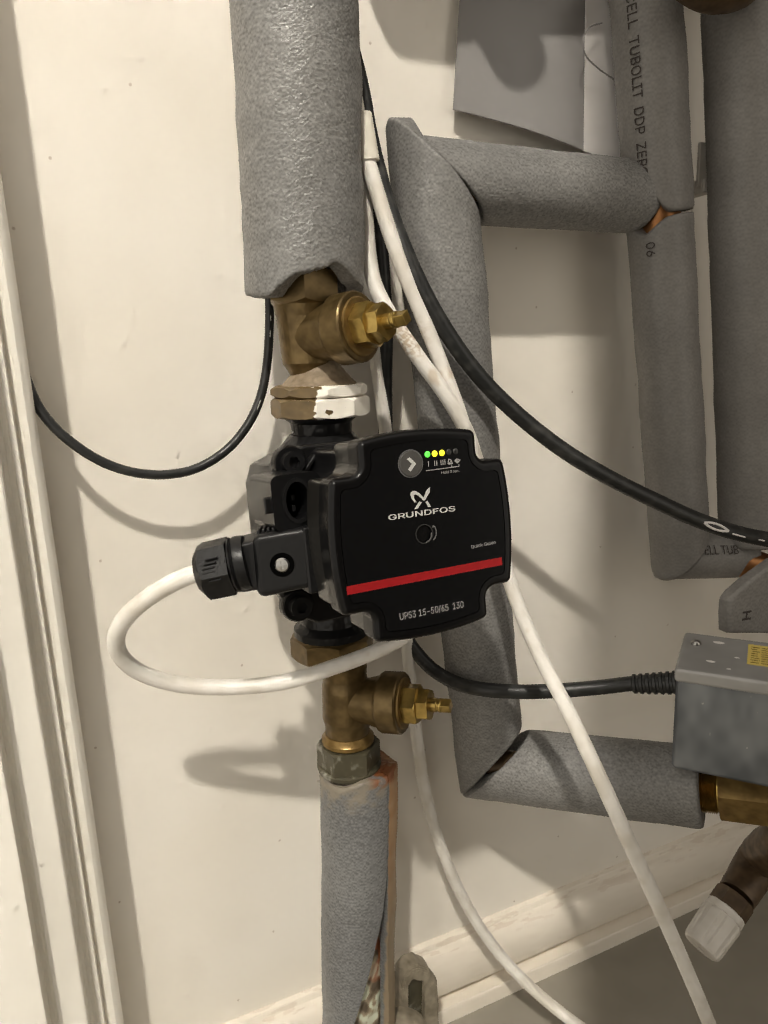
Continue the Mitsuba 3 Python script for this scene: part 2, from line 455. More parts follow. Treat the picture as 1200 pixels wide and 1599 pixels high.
# skirting: profile in (y, z), extruded along x; it meets the floor
zt = at(850, 1403, 0.004)[2]
zg = at(850, 1483, 0.010)[2]
zs = Z_FLOOR
prof = [(0.002, zt + .002), (-.004, zt), (-.0065, zt - .004)]
for t in np.linspace(0, 1, 10):
    ang = math.pi * (0.30 + 0.62 * t); hh = (zt - .003 - zg) / 2
    prof.append((-.006 - .014 * math.sin(math.pi * (0.12 + .80 * t)), zt - .005 - (zt - .004 - zg) * (t * .5 + .5 * (1 - math.cos(math.pi * t)) / 2)))
prof += [(-.0055, zg), (-.0055, zg - .0018), (-.021, zg - .0035), (-.0225, zg - .006), (-.0225, zs - .002), (.002, zs - .002)]
xs = np.linspace(-.6, X1, 260)
rings = []
for x in xs:
    P = A([[x, y, z] for y, z in prof]); w = (meshkit.fbm(A([[x * 9, i * .3, 2.2] for i in range(len(prof))]), 3) - .5) * .0016
    P[1:-2, 1] += w[1:-2]; P[1:-2, 2] += w[1:-2] * .6
    rings.append(P)
struct('skirting_board', loft(rings), 'm_skirting', 35, 'rounded cream skirting with chipped paint along the foot of the wall')

# door frame at the left: stepped profile in (x, h)
def fx(px, h): return at(px, 1200, h)[0]
st = [(136.5, -.002), (136.5, .038), (135, .0425), (130, .0455), (123, .0470), (116, .0462), (111.5, .0445), (109.5, .0432), (106.5, .0424), (105.2, .0430),
      (104.6, .0490), (103.5, .0500), (95.5, .0502), (94.2, .0490), (93.5, .0475), (86, .0468), (80, .0492), (77.5, .0545), (76.6, .0650), (75.5, .0668),
      (73, .0674), (27, .0676), (24, .0668), (22.6, .0650), (21.5, .0640), (14, .0636), (9.5, .0660), (7.2, .0720), (6.4, .0830), (5.0, .0846), (2, .0850), (-160, .0852), (-160, -.002)]
zz = np.linspace(Z_FLOOR - .01, 0.65, 90)
rings = []
for z in zz:
    P = A([[fx(px, h), -h, z] for px, h in st])
    w = (meshkit.fbm(np.column_stack([P[:, 0] * 60, P[:, 1] * 60, P[:, 2] * 11]), 3, 5) - .5)
    P[1:-2, 0] += w[1:-2] * .0008; P[1:-2, 1] += w[1:-2] * .0005
    rings.append(P)
struct('door_frame', loft(rings), 'm_trim', 30, 'cream moulded door frame with stepped edges at the left')

# unseen side, top and front panels, added to shade the right of the wall
struct('added_side_panel', trimesh.creation.box(bounds=[[X1, -.50, Z_FLOOR], [X1 + .03, .0, .9]]), 'm_panel', False, 'unseen panel added beyond the right edge to cut the fill light')


def toward_lamp(P, y):
    t = (y - P[1]) / (LAMP[1] - P[1]); return P + (LAMP - P) * t


edge = toward_lamp(at(908, 760, 0), -.56)
struct('added_shade_panel', trimesh.creation.box(bounds=[[edge[0], -.58, -.75], [edge[0] + .42, -.56, 1.15]]), 'm_panel', False, 'unseen upright panel added to shade the right of the wall')  # added blocker out of view; its edge draws the soft shadow line

# ------------------------------------------------------------------ the circulation pump
TILT = math.radians(6)
NV = unit([0.02, -math.cos(TILT), math.sin(TILT)])          # out of the face
UV_ = unit(np.cross(NV, [0, 0, 1]) * -1); UV_ = unit(np.cross([0, 0, 1], NV)); VV = np.cross(NV, UV_)
if UV_[0] < 0: UV_ = -UV_; VV = np.cross(NV, UV_)
DEP = 0.128
FACE = at(655.5, 838, 0.193)
PO = FACE - NV * DEP


def loc(px, py, n):
    """Local (u, v) on the plane n metres out from the pump's axis."""
    d = ray(px, py); t = ((PO + NV * n - CAM) @ NV) / (d @ NV); q = CAM + d * t - PO
    return A([q @ UV_, q @ VV])


def z8(x, y): return loc(590 + x / 4.848, 680 + y / 4.848, DEP + .0004)
def z1(x, y): return loc(340 + x / 2.3077, 640 + y / 2.3077, DEP + .0004)
def pump(mesh): return xf(mesh, PO, UV_, VV, NV)


def arc_side(h, w0, w1, n=9):
    return [(w0 - (w0 - w1) * (2 * k / (n - 1) - 1) ** 2, h * (2 * k / (n - 1) - 1)) for k in range(n)]


side = arc_side(.033, .0492, .0462)
cap_ = arc_side(.0312, .0520, .0490)
PA = Polygon(side + [(-x, -y) for x, y in side])
PB = Polygon([(-y, x) for x, y in cap_] + [(y, -x) for x, y in cap_])
PL, PR = loc(514, 825, DEP)[0], loc(805, 862, DEP)[0]
PT, PBm = loc(668, 669, DEP)[1], loc(642, 1002, DEP)[1]
PA, PB = (affinity.translate(affinity.scale(q, (PR - PL) / .0984, (PT - PBm) / .1040, origin=(0, 0)), (PR + PL) / 2, (PT + PBm) / 2) for q in (PA, PB))
OUT = PA.union(PB).buffer(.0055).buffer(-.0055).buffer(-.0035).buffer(.0035)
P = thing('circulation_pump', 'black heating circulation pump with a square lobed face and red stripe between two brass valves', 'pump')

# cast volute on the pipe, its two necks and the flange with its lugs
UL = -loc(412, 775, .030)[0]; print('volute half', UL, 'face', PL, PR, PT, PBm) if False else None
voL = affinity.translate(affinity.scale(Polygon([(-.052, -.030), (-.047, -.040), (-.032, -.047), (.032, -.047), (.047, -.040), (.052, -.030), (.052, .030), (.044, .041), (.030, .046), (-.030, .046), (-.047, .040), (-.052, .028)]).buffer(.003), (UL + .050) / .110, 1, origin=(0, 0)), (.050 - UL) / 2, -.004)
part(P, 'volute', rough(pump(bevel_prism(voL.buffer(-.003), -.030, .040, .006, back=.012, spacing=.002)), .00022, 420, .0045), 'm_black_cast', 40)
part(P, 'rear_flange', pump(bevel_prism(voL.buffer(.0015).buffer(-.004).buffer(.004), .0375, .0470, .0022)), 'm_black_gloss', 40)
zax = A([0, 0, 1.0])
nu, nl = at(500, 623, .066), at(519, 1003, .066)
AX = nu - nl; AX = AX / np.linalg.norm(AX)
nk_top = PO + AX * .062 * 1.0
dU = (nu - PO) @ AX; dLo = (PO - nl) @ AX
part(P, 'inlet_neck', rough(lathe([(.020, .034), (.040, .031), (.047, .024), (.052, .0195), (dU - .022, .0185), (dU - .014, .019), (dU - .011, .0225), (dU - .004, .0225)], nu - AX * dU, AX), .00022, 420, .0020), 'm_black_cast', 50)
part(P, 'outlet_neck', rough(lathe([(.020, .034), (.046, .031), (.053, .026), (.058, .0205), (dLo - .024, .019), (dLo - .016, .020), (dLo - .012, .0245), (dLo - .004, .0245)], nl + AX * dLo, -AX), .00022, 420, .0020), 'm_black_cast', 50)
# slanted cooling ribs on the cast shoulder, top left
for i in range(5):
    x0 = -.020 + i * .0062
    rib = rbox(-.0013, .0013, -.013, .013, 0, .006, .0010)
    rib.apply_transform(trimesh.transformations.rotation_matrix(-.72, [0, 0, 1])); rib.apply_translation([x0 - .006, .0345, .0465])
    part(P, 'cast_rib', pump(rib), 'm_black_cast', 30)
for (px, py) in ((456, 722), (468, 947)):
    u, v = loc(px, py, .052)
    part(P, 'bolt_boss', pump(lathe([(.044, .0095), (.0495, .0092), (.0505, .0085)], [u, v, 0], [0, 0, 1])), 'm_black_gloss', 40)
    soc = m3.Manifold.cylinder(.0065, .0060, .0060, 40).translate([0, 0, .0500]) - m3.Manifold.cylinder(.006, .0033, .0033, 6).translate([0, 0, .0530])
    part(P, 'bolt', pump(tm(soc.translate([u, v, 0]))), 'm_black_matt', 30)

# motor housing: the lobed shape drawn back in stepped shells
part(P, 'motor_housing', pump(bevel_prism(OUT.buffer(-.0055).buffer(-.003).buffer(.003), .046, .096, .0015)), 'm_black_gloss', 40)
part(P, 'control_box', pump(bevel_prism(OUT.buffer(-.0016), .0905, .1165, .0006, back=.003)), 'm_housing', 40)
cov = bevel_prism(OUT, .1135, DEP, .0034, steps=7, back=.0008)
po = m3.Manifold(m3.Mesh(np.asarray(cov.vertices, np.float32), np.asarray(cov.faces, np.uint32)))
INN = OUT.buffer(-.0052).buffer(-.003).buffer(.003)
pocket = section(INN).extrude(.004).translate([0, 0, DEP - .0011])
cv = po - pocket
part(P, 'front_cover', pump(tm(cv) if cv.num_tri() > 0 else cov), 'm_bezel', 30)
hole_uv = z8(357, 746)
plate2 = INN.buffer(-.00042).difference(Point(hole_uv).buffer(.0042, 32))
pl = trimesh.creation.extrude_polygon(plate2, .0013, engine='earcut'); pl.apply_translation([0, 0, DEP - .0014])
FP = part(P, 'face_plate', pump(pl), 'm_face', 20)
TOPZ = DEP - .0001
part(P, 'vent_hole', pump(lathe([(DEP - .010, .0042), (DEP - .0092, .0040), (DEP - .0088, .0010)], [*hole_uv, 0], [0, 0, 1])), 'm_hole', 40)


def on_face(poly, name, m, th=.00012): part(FP, name, pump(flat_poly(poly, TOPZ + .00003, th)), m, False)


# red stripe
a, b = z8(-228, 1165), z8(945, 950)
a0, b0 = z1(467, 652), z1(1027, 546)
sm = (a0[1] + b0[1]) / 2
on_face(sbox(a0[0], sm - .00205, b0[0], sm + .00205), 'red_stripe', 'm_red')
# writing
def put_text(text, lx0, lx1, cap, name, m, bold=False):
    """lx0, lx1: base line ends (u, v)."""
    mesh = meshkit.text_mesh(text, cap, .00012, bold); w = mesh.bounds[1][0] - mesh.bounds[0][0]
    d = A(lx1) - A(lx0); L = np.linalg.norm(d); mesh.vertices[:, 0] = (mesh.vertices[:, 0] - mesh.bounds[0][0]) * L / w
    c, s = d / L; V = mesh.vertices.copy(); mesh.vertices = np.column_stack([lx0[0] + c * V[:, 0] - s * V[:, 1], lx0[1] + s * V[:, 0] + c * V[:, 1], V[:, 2] + TOPZ + .00003])
    part(FP, name, pump(mesh), m, False)


put_text('GRUNDFOS', z8(86, 643), z8(592, 571), .0025, 'brand_lettering', 'm_print', True)
put_text('UPS3 15-50/65  130', z8(173, 1400), z8(655, 1302), .0033, 'model_lettering', 'm_print_dim', False)
put_text('Quick Guide', z8(712, 857), z8(898, 820), .0016, 'guide_lettering', 'm_print_dim', False)
put_text('Hold 3 sec.', z8(488, 292), z8(622, 275), .0013, 'hold_lettering', 'm_print_dim', False)
logo = [[(254, 432), (268, 420), (290, 420), (320, 438), (352, 470), (374, 412), (400, 391), (399, 428), (360, 494), (347, 491), (312, 457), (288, 446), (277, 455), (281, 478), (299, 505), (284, 509), (262, 482), (250, 448)],
        [(318, 500), (340, 505), (305, 556), (281, 559)], [(366, 505), (381, 494), (408, 540), (386, 543)]]
for q in logo:
    on_face(Polygon([z8(*p) for p in q]).buffer(.0002).buffer(-.0002), 'emblem_stroke', 'm_print')
# arrow beside the hole
arc_o = [z8(*p) for p in ((436, 690), (447, 720), (447, 750), (437, 778), (428, 790))]
from shapely.geometry import LineString
on_face(LineString(arc_o).buffer(.00030), 'turn_arrow', 'm_print_faint')
on_face(Polygon([z8(*p) for p in ((414, 698), (424, 676), (440, 694))]), 'turn_arrow_head', 'm_print_faint')
on_face(LineString([z8(*p) for p in ((410, 740), (410, 768), (395, 795), (372, 810))]).buffer(.0003), 'turn_arc', 'm_print_faint')
on_face(Point(hole_uv).buffer(.0048, 40).difference(Point(hole_uv).buffer(.0043, 40)), 'vent_rim', 'm_led_off')
# button
bu = z8(253, 213)
on_face(Point(bu).buffer(.0067, 48).difference(Point(bu).buffer(.0062, 48)), 'button_rim', 'm_print_faint')
BT = part(FP, 'button', pump(lathe([(TOPZ - .0005, .0061), (TOPZ + .0004, .0061), (TOPZ + .0007, .0058), (TOPZ + .0007, .001)], [*bu, 0], [0, 0, 1], 56)), 'm_button', 40)
on = Polygon([z8(*p) for p in ((218, 178), (240, 165), (290, 213), (247, 273), (226, 258), (258, 216))])
part(P, 'button_arrow', pump(flat_poly(on, TOPZ + .00075, .0001)), 'm_print', False)
# indicator lamps
leds = [(380, 143), (435, 138), (490, 132), (543, 127), (594, 121)]
for i, p in enumerate(leds):
    u, v = z8(*p)
    dome = trimesh.creation.icosphere(subdivisions=2, radius=1); dome.apply_scale([.00155, .00155, .0006]); dome.apply_translation([u, v, TOPZ + .0001])
    if i == 0:
        part(FP, 'indicator_lamp', pump(dome), 'm_led_green', True, 'small green lit lamp, first of the five', emitter={'type': 'area', 'radiance': rgb(.10, 1.0, .05)})
    elif i < 3:
        part(FP, 'indicator_lamp', pump(dome), 'm_led_yellow', True, 'small yellow lit lamp beside the green one', emitter={'type': 'area', 'radiance': rgb(1.6, 1.25, .03)})
    else:
        part(FP, 'indicator_lamp', pump(dome), 'm_led_off', True, 'small unlit grey lamp at the end of the row')
def stroke(pts, w, name='speed_mark', m='m_print_dim'): on_face(LineString([z8(*p) for p in pts]).buffer(w, cap_style=2), name, m)
for x0, x1 in ((387, 389), (434, 436), (450, 452), (482, 484), (497, 499), (512, 514)):
    k = (x0 - 387) * -.12; stroke([(x0, 196 + k), (x1, 236 + k)], .00022)
stroke([(537, 215), (541, 180), (556, 183), (570, 212), (537, 217)], .00025)
stroke([(537, 216), (566, 190)], .0002)
stroke([(588, 190), (604, 178), (626, 186), (606, 208), (588, 190)], .0003); stroke([(597, 192), (612, 196)], .0005)
stroke([(370, 267), (620, 234)], .00022, 'bracket_line'); stroke([(563, 222), (566, 243)], .0002, 'bracket_line'); stroke([(618, 217), (620, 235)], .0002, 'bracket_line')

# terminal hood with its oval opening on the left flank
u0, v0 = loc(462, 782, .088)
hood = Polygon([(-.011, -.0135), (.013, -.0135), (.013, .0125), (-.011, .0125)]).buffer(.001)
oval = Point(0, 0).buffer(1, 24); oval = affinity.scale(oval, .0062, .0095)
hd = section(hood.buffer(-.004).buffer(.004)).extrude(.040).translate([0, 0, .048]) - section(oval).extrude(.03).translate([0.001, 0, .074])
part(P, 'terminal_hood', pump(xf(tm(hd), [u0, v0, 0], [1, 0, 0], [0, 1, 0], [0, 0, 1])), 'm_black_gloss', 35)
rim = section(affinity.scale(oval, 1.28, 1.20), oval).extrude(.0035)
part(P, 'terminal_rim', pump(xf(tm(rim), [u0 + .001, v0, .0855], [1, 0, 0], [0, 1, 0], [0, 0, 1])), 'm_black_matt', 35)
part(P, 'terminal_floor', pump(xf(flat_poly(oval.buffer(.0004), 0, .001), [u0 + .001, v0, .0735], [1, 0, 0], [0, 1, 0], [0, 0, 1])), 'm_hole', 35)
for dv in (-.0045, .001):
    part(P, 'terminal_rib', pump(xf(rbox(-.001, .001, -.0016, .0016, 0, .008, .0004), [u0 + .001, v0 + dv, .0735], [1, 0, 0], [0, 1, 0], [0, 0, 1])), 'm_black_matt', 35)
ls = xf(rbox(-.003, .003, -.004, .004, 0, .006, .001), [u0 - .0125, v0 - .001, .080], [1, 0, 0], [0, 1, 0], [0, 0, 1])
part(P, 'terminal_latch', pump(ls), 'm_black_gloss', 35)
# plug socket behind the lead's plug
su, sv = loc(492, 872, .090)
part(P, 'socket_block', pump(xf(rbox(-.006, .022, -.017, .017, .052, .094, .0015), [su, sv, 0], [1, 0, 0], [0, 1, 0], [0, 0, 1])), 'm_black_matt', 35)

# ------------------------------------------------------------------ the two isolating valves
def valve(px, py, axis, nut_c, nut_mats, label, lower):
    Vt = thing('isolating_valve', label, 'valve')
    O = at(px, py, .066)
    a, e1, e2 = frame(axis, AX)
    def ax(prof, segs=64): return lathe(prof, O, a, segs, AX)
    if not lower:
        part(Vt, 'body', rough(lathe([(-.032, .010), (-.0235, .0102), (-.0185, .0125), (-.0155, .0148), (-.004, .0158), (.012, .0172), (.0185, .0185), (.0195, .0195)], O, AX), .00014, 330), 'm_bronze', 40)
        part(Vt, 'top_nut', xf(hexnut(.0225, .018), O + AX * .0195, *frame(AX, [.3, 1, 0])[1:], AX), 'm_bronze', 25)
        part(Vt, 'bonnet_neck', ax([(.000, .0150), (.016, .0158), (.028, .0182)]), 'm_bronze', 40)
    else:
        part(Vt, 'body', rough(lathe([(-.0245, .0150), (-.0175, .0152), (-.012, .0166), (.010, .0160), (.017, .0145), (.024, .0150), (.034, .0150)], O, AX), .00014, 330), 'm_bronze', 40)
        part(Vt, 'collar', lathe([(-.0305, .0172), (-.0298, .0180), (-.0275, .0180), (-.0262, .0168), (-.0235, .0155)], O, AX), 'm_brass_dark', 40)
        part(Vt, 'bonnet_neck', ax([(.000, .0140), (.016, .0152), (.028, .0180)]), 'm_bronze', 40)
    part(Vt, 'bonnet_drum', (ax([(.0255, .0178), (.0268, .0194), (.0282, .0202), (.0402, .0202), (.0412, .0194), (.0415, .0182), (.0415, .009)])), 'm_bronze', 28)
    part(Vt, 'bonnet_ring', ax([(.0405, .0168), (.0420, .0168), (.0426, .0160), (.0426, .008)]), 'm_brass_dark', 28)
    part(Vt, 'bonnet_hex', xf(hexnut(.0132, .0100, .10), O + a * .0422, e1 * math.cos(.3) + e2 * math.sin(.3), -e1 * math.sin(.3) + e2 * math.cos(.3), a), 'm_brass', 20)
    part(Vt, 'gland_nut', xf(hexnut(.0108, .0080, .10), O + a * .0518, e1, e2, a), 'm_brass', 20)
    part(Vt, 'stem', ax([(.0585, .0046), (.0640, .0046), (.0646, .0040), (.0652, .0040), (.0658, .0046), (.0668, .0046), (.0674, .0040)], 32), 'm_brass', 30)
    part(Vt, 'stem_square', xf(rbox(-.0033, .0033, -.0033, .0033, .0650, .0735, .0005), O, e1 * math.cos(.5) + e2 * math.sin(.5), -e1 * math.sin(.5) + e2 * math.cos(.5), a), 'm_brass', 20)
    fr = frame(AX, [.55, -.8, 0])
    if not lower:
        part(Vt, 'union_cone', rough(lathe([(.0285, .0105), (.0235, .0112), (.016, .0165), (.0085, .0235), (.0065, .0250)], nut_c, AX), .00035, 260, .0016, 3, 3), 'm_crust', 40, 'grey crusted union cone')
        part(Vt, 'union_collar', rough(xf(hexnut(.0300, .0068, .10, 8), nut_c + AX * .0020, *fr[1:], AX), .0003, 170), nut_mats, 22, 'brass union collar half covered in chipped white paint')
        part(Vt, 'union_nut', rough(xf(hexnut(.0305, .0115, .08, 8), nut_c - AX * .0100, *frame(AX, [.35, -.9, 0])[1:], AX), .0003, 170), nut_mats, 22, 'brass union nut half covered in chipped white paint')
    else:
        part(Vt, 'union_nut', rough(xf(hexnut(.0275, .0165, .14, 8), nut_c - AX * .0085, *fr[1:], AX), .00016, 260), 'm_bronze', 22)
        part(Vt, 'tail_nut', rough(xf(hexnut(.0218, .0175, .10), O - AX * .0485, *frame(AX, [.2, -.95, 0])[1:], AX), .00025, 220), 'm_nut_grey', 25, 'dull grey hexagon nut with white smears at the foot of the valve')
        part(Vt, 'tail_ring', lathe([(-.051, .0195), (-.0505, .0215), (-.0475, .0222), (-.0465, .0205)], O, AX), 'm_nut_grey', 30)
    return Vt, O, a


V1, O1, a1 = valve(478, 526, unit([.50, -.86, .10]), nu, 'm_nut_paint', 'brass isolating valve above the pump, its union nut splashed with white paint', False)
V2, O2, a2 = valve(541, 1092, unit([.72, -.70, .07]), nl, None, 'brass isolating valve below the pump, standing on a grey nut', True)
for txt, hgt, O, s, dx in (('2', .004, O1, .0095, -.010), ('CIMTA', .0032, O1, -.001, -.001)):
    m = meshkit.text_mesh(txt, hgt, .0005); m.apply_translation([-m.bounds[1][0] / 2, -hgt / 2, 0])
    th0 = math.radians(-90 - 18 + (0 if txt != '2' else -16))
    v, f = trimesh.remesh.subdivide_to_size(m.vertices, m.faces, .002)
    if txt == '2':
        thv = th0 + v[:, 0] / .0165; zz_ = s + v[:, 1]
    else:
        thv = th0 + .42 - v[:, 1] / .0165; zz_ = s + v[:, 0]
    rad = .0163 + .0006 * (zz_ / .012) + v[:, 2]
    V = O + AX * zz_[:, None] + rad[:, None] * np.column_stack([np.cos(thv), np.sin(thv), 0 * thv])
    part(V1, 'cast_lettering', trimesh.Trimesh(V, f, process=False), 'm_bronze', False)

# ------------------------------------------------------------------ the pipe through the pump
top_hi, top_lo = at(452, -90, .066), at(480, 460, .066)


def torn(th):
    # angle 0 points along -y, positive angles run to the left; the mouth is torn up in an arch at the front right
    g = lambda c_, w: np.exp(-((np.angle(np.exp(1j * (th - c_)))) / w) ** 2)
    base = -.0135 * g(-.18, .46) - .0055 * g(.42, .34) + .0020 * g(1.15, .3) - .003 * g(-1.0, .3)
    rag = (meshkit.fbm(np.stack([np.cos(th) * 6, np.sin(th) * 6, 0 * th], -1), 4, 12) - .5) * .0075
    return base + rag * np.clip(g(.55, .6) + .25, 0, 1)


sl = thing('pipe_insulation', 'wide grey foam sleeve with a torn lower mouth above the upper valve', 'pipe insulation')
part(sl, 'foam_sleeve', foam(top_hi, top_lo, .0350, .0235, [0, -1, 0], (None, torn), res=.0011, sag=.0022, amp=.00035, seed=4,
     rfun=lambda t, th: 1 + .03 * np.sin(3.1 * t + 1.0) * np.cos(th + 1.2) + .02 * np.exp(-((t - .95) / .2) ** 2)), 'm_foam', True)
single('riser_pipe', lathe([(0, .014), (.40, .014)], O1 + AX * .030, AX), 'm_copper', 'copper pipe inside the wide torn foam sleeve above the pump', 'pipe')

lo_hi, lo_lo = LOW_AXIS
gapf = lambda t: (.016 + 1.40 * np.clip((t - .33) / .65, 0, 1) ** 1.2, .016 + .16 * np.clip((t - .38) / .60, 0, 1))
sl2 = thing('pipe_insulation', 'grey foam sleeve with a rusty top edge and an open slit below the lower valve', 'pipe insulation')
part(sl2, 'foam_sleeve', foam(lo_hi, lo_lo, .0272, .0200, [1, 0, 0], (lambda th: .003 * np.cos(th * 2 + 1) + .0015 * np.cos(5 * th), None), res=.0012, sag=.0016, seed=9, gap=(math.radians(66), gapf)), 'm_foam_low', 50)
single('old_pipe', tube([lo_hi + (lo_lo - lo_hi) * .02, lo_lo + (lo_lo - lo_hi) * .05], [.0155, .0165, .0175, .0185, .0185], 48, .002, True, .0012), 'm_corroded', 'corroded green and rusty pipe showing through the slit of the lower sleeve', 'pipe', 50)

fit = thing('pipe_elbow', 'crusted grey elbow fitting beside the lower sleeve at the skirting', 'pipe fitting')
bo_ = at(658, 1580, .066)
def bq(px, py): p = at(px, py, .066) - bo_; return (p[0], p[2])
shell = Polygon([bq(*p) for p in ((628, 1640), (629, 1560), (632, 1530), (643, 1514), (658, 1510), (674, 1516), (685, 1534), (688, 1560), (689, 1640))]).buffer(-.0055).buffer(.0055)
eye = Polygon([bq(*p) for p in ((638, 1600), (638, 1540), (645, 1530), (660, 1531), (664, 1542), (663, 1600))]).buffer(-.001).buffer(.001)
sh_ = m3.Manifold()
for t in np.linspace(0, math.pi / 2, 6):
    q_ = shell.buffer(-.0045 * (1 - math.cos(t)) - 1e-5).difference(eye)
    sh_ = sh_ + section(Polygon(q_.exterior), *[Polygon(i) for i in q_.interiors]).extrude(.0115 + .0045 * math.sin(t)).translate([0, 0, -.016])
part(fit, 'elbow', rough(xf(tm(sh_), bo_, [1, 0, 0], [0, 0, 1], [0, -1, 0]), .0009, 160, .0020, 5, 3), 'm_old_fitting', 50)
part(fit, 'eye', xf(flat_poly(eye.buffer(.0003), -.0058, .0006), bo_, [1, 0, 0], [0, 0, 1], [0, -1, 0]), 'm_nut_grey', False)
dm = trimesh.creation.icosphere(subdivisions=4, radius=.021); dm.apply_scale([1, 1, .62]); dm.apply_translation(at(626, 1614, .076)); dm = rough(dm, .0009, 160, .0022, 6, 3)
part(fit, 'cap_dome', dm, 'm_old_fitting', True)

# ------------------------------------------------------------------ the pipes at the right
def on_axis(p, q, t): return A(p) + (A(q) - A(p)) * t


HP = .050
RV = .0278
v_top, v_bot = at(680, 300, HP), at(764, 1150, HP)
vd = unit(v_top - v_bot)
h_l, h_r = at(700, 279, HP), at(1024, 309, HP)
hd_ = unit(h_r - h_l)
cross = v_top + vd * ((h_l - v_top) @ vd)            # where the two axes meet
k = .92
def mitre(axis, ref, r, own, other):
    """Offset along 'own' (pointing away from the joint) at which a sleeve meets the plane that halves the bend to 'other'."""
    _, e1, e2 = frame(axis, ref); own, other = unit(own), unit(other); q = 1 - own @ other
    return lambda th: r * (np.cos(th) * (e1 @ other) + np.sin(th) * (e2 @ other)) / q


sl3 = thing('pipe_insulation', 'long upright grey foam sleeve with mitred ends right of the pump', 'pipe insulation')
lowc = at(766, 1192, HP)
low_end = at(1096, 1229, .170)
low_dir = unit(low_end - lowc)
vup = cross - lowc
m_bot, m_top = mitre(vup, [1, 0, 0], RV, vup, low_dir), mitre(vup, [1, 0, 0], RV, -vup, hd_)
m_h, m_l = mitre(h_r - cross, vd, RV, hd_, -vup), mitre(low_dir, [0, 0, 1], RV, low_dir, vup)
part(sl3, 'foam_sleeve', foam(lowc, cross, RV, .013, [1, 0, 0], (lambda th: m_bot(th) + .0022, lambda th: -m_top(th) - .0003 + .0055 * np.exp(-((np.angle(np.exp(1j * (th - np.pi)))) / .6) ** 2)), res=.0013, sag=.0015, seed=21,
     rfun=lambda t, th: 1 - .05 * (1 - t) ** 2), 'm_foam', True)
sl4 = thing('pipe_insulation', 'grey foam sleeve running level to the right under the pinned card', 'pipe insulation')
part(sl4, 'foam_sleeve', foam(cross - A([0, -.004, 0]), h_r - A([0, -.004, 0]), RV * .92, .012, vd, (lambda th: m_h(th) + .0050, lambda th: -.011 + .006 * np.cos(th)), res=.0014, sag=.0012, seed=33), 'm_foam', True)
sl5 = thing('pipe_insulation', 'short grey foam sleeve leading out to the brass valve under the metal box', 'pipe insulation')
low_end = at(1096, 1229, .170)
low_dir = unit(low_end - lowc)
part(sl5, 'foam_sleeve', foam(lowc, low_end, RV, .013, [0, 0, 1], (lambda th: m_l(th) + .0036, None), res=.0013, sag=.0012, seed=41), 'm_foam', True)

part(sl3, 'pipe', tube([lowc, cross], .0115, 20), 'm_brown_brass', True)
part(sl4, 'pipe', tube([cross, h_r], .0110, 20), 'm_brown_brass', True)
part(sl5, 'pipe', tube([lowc, low_end], .0115, 20), 'm_brown_brass', True)

# pipe with printed sleeves, second from the right
RP = .0242
p_hi, p_mid, p_lo = at(1005, -60, .055), at(1030, 335, .055), at(1062, 862, .055)
sl6 = thing('pipe_insulation', 'printed grey foam sleeve running up beside the hanging card', 'pipe insulation')
s6 = part(sl6, 'foam_sleeve', foam(p_hi, p_mid, RP, .012, [0, -1, 0], (None, lambda th: .0005 - .019 * np.exp(-((np.angle(np.exp(1j * (th - 1.15)))) / .42) ** 2)), res=.0018, amp=.0001, sag=.001, seed=51), 'm_foam_smooth', True)
sl7 = thing('pipe_insulation', 'printed grey foam sleeve below the gap that bares the copper tee', 'pipe insulation')
s7 = part(sl7, 'foam_sleeve', foam(p_mid, p_lo, RP * .98, .012, [0, -1, 0], (lambda th: .0025 + .010 * np.exp(-((np.angle(np.exp(1j * (th - 1.3)))) / .5) ** 2), lambda th: .019 * np.sin(th) - .001), res=.0018, amp=.0001, sag=.001, seed=52), 'm_foam_smooth', True)
single('copper_tee', trimesh.util.concatenate([tube([p_hi + (p_mid - p_hi) * .7, p_mid + (p_lo - p_mid) * .4], .0125, 24), tube([on_axis(h_l, h_r, .9), p_mid], .0125, 24), lathe([(-.020, .0125), (-.019, .0150), (.019, .0150), (.020, .0125)], p_mid, p_lo - p_mid)]), 'm_copper', 'copper pipe tee bared in the gap between the printed sleeves', 'pipe fitting', 40)
Lp = np.linalg.norm(p_mid - p_hi)
part(sl6, 'printed_lettering', wrap_text('ACELL  TUBOLIT  DDP  ZERO', .0068, p_hi, p_mid, RP + .0004, [0, -1, 0], .016, math.radians(66), 1, .93), 'm_ink', False)
part(sl7, 'printed_lettering', wrap_text('06', .0062, p_mid, p_lo, RP + .0001, [0, -1, 0], .018, math.radians(62), 1, 1.0), 'm_ink', False)
# its foot: a mitred length coming out to the right
q0, q1 = at(1054, 868, .056), at(1165, 866, .070)
sl8 = thing('pipe_insulation', 'short printed grey foam sleeve at the mitred foot of the printed upright pipe', 'pipe insulation')
part(sl8, 'foam_sleeve', foam(q0, q1, RP * .80, .012, [0, 0, 1], (lambda th: .019 * np.cos(th) + .004, None), res=.0018, amp=.0001, sag=.001, seed=57), 'm_foam_smooth', True)
part(sl8, 'printed_lettering', wrap_text('ACELL TUB', .0074, q0, q1, RP * .80 + .0006, [0, 0, 1], .002, math.radians(62), 1, .8), 'm_ink', False)
single('copper_stub', tube([q1 - unit(q1 - q0) * .02, at(1190, 888, .085), at(1235, 905, .10)], .0135, 24), 'm_copper', 'copper pipe stub coming out of the short printed sleeve', 'pipe', 40)
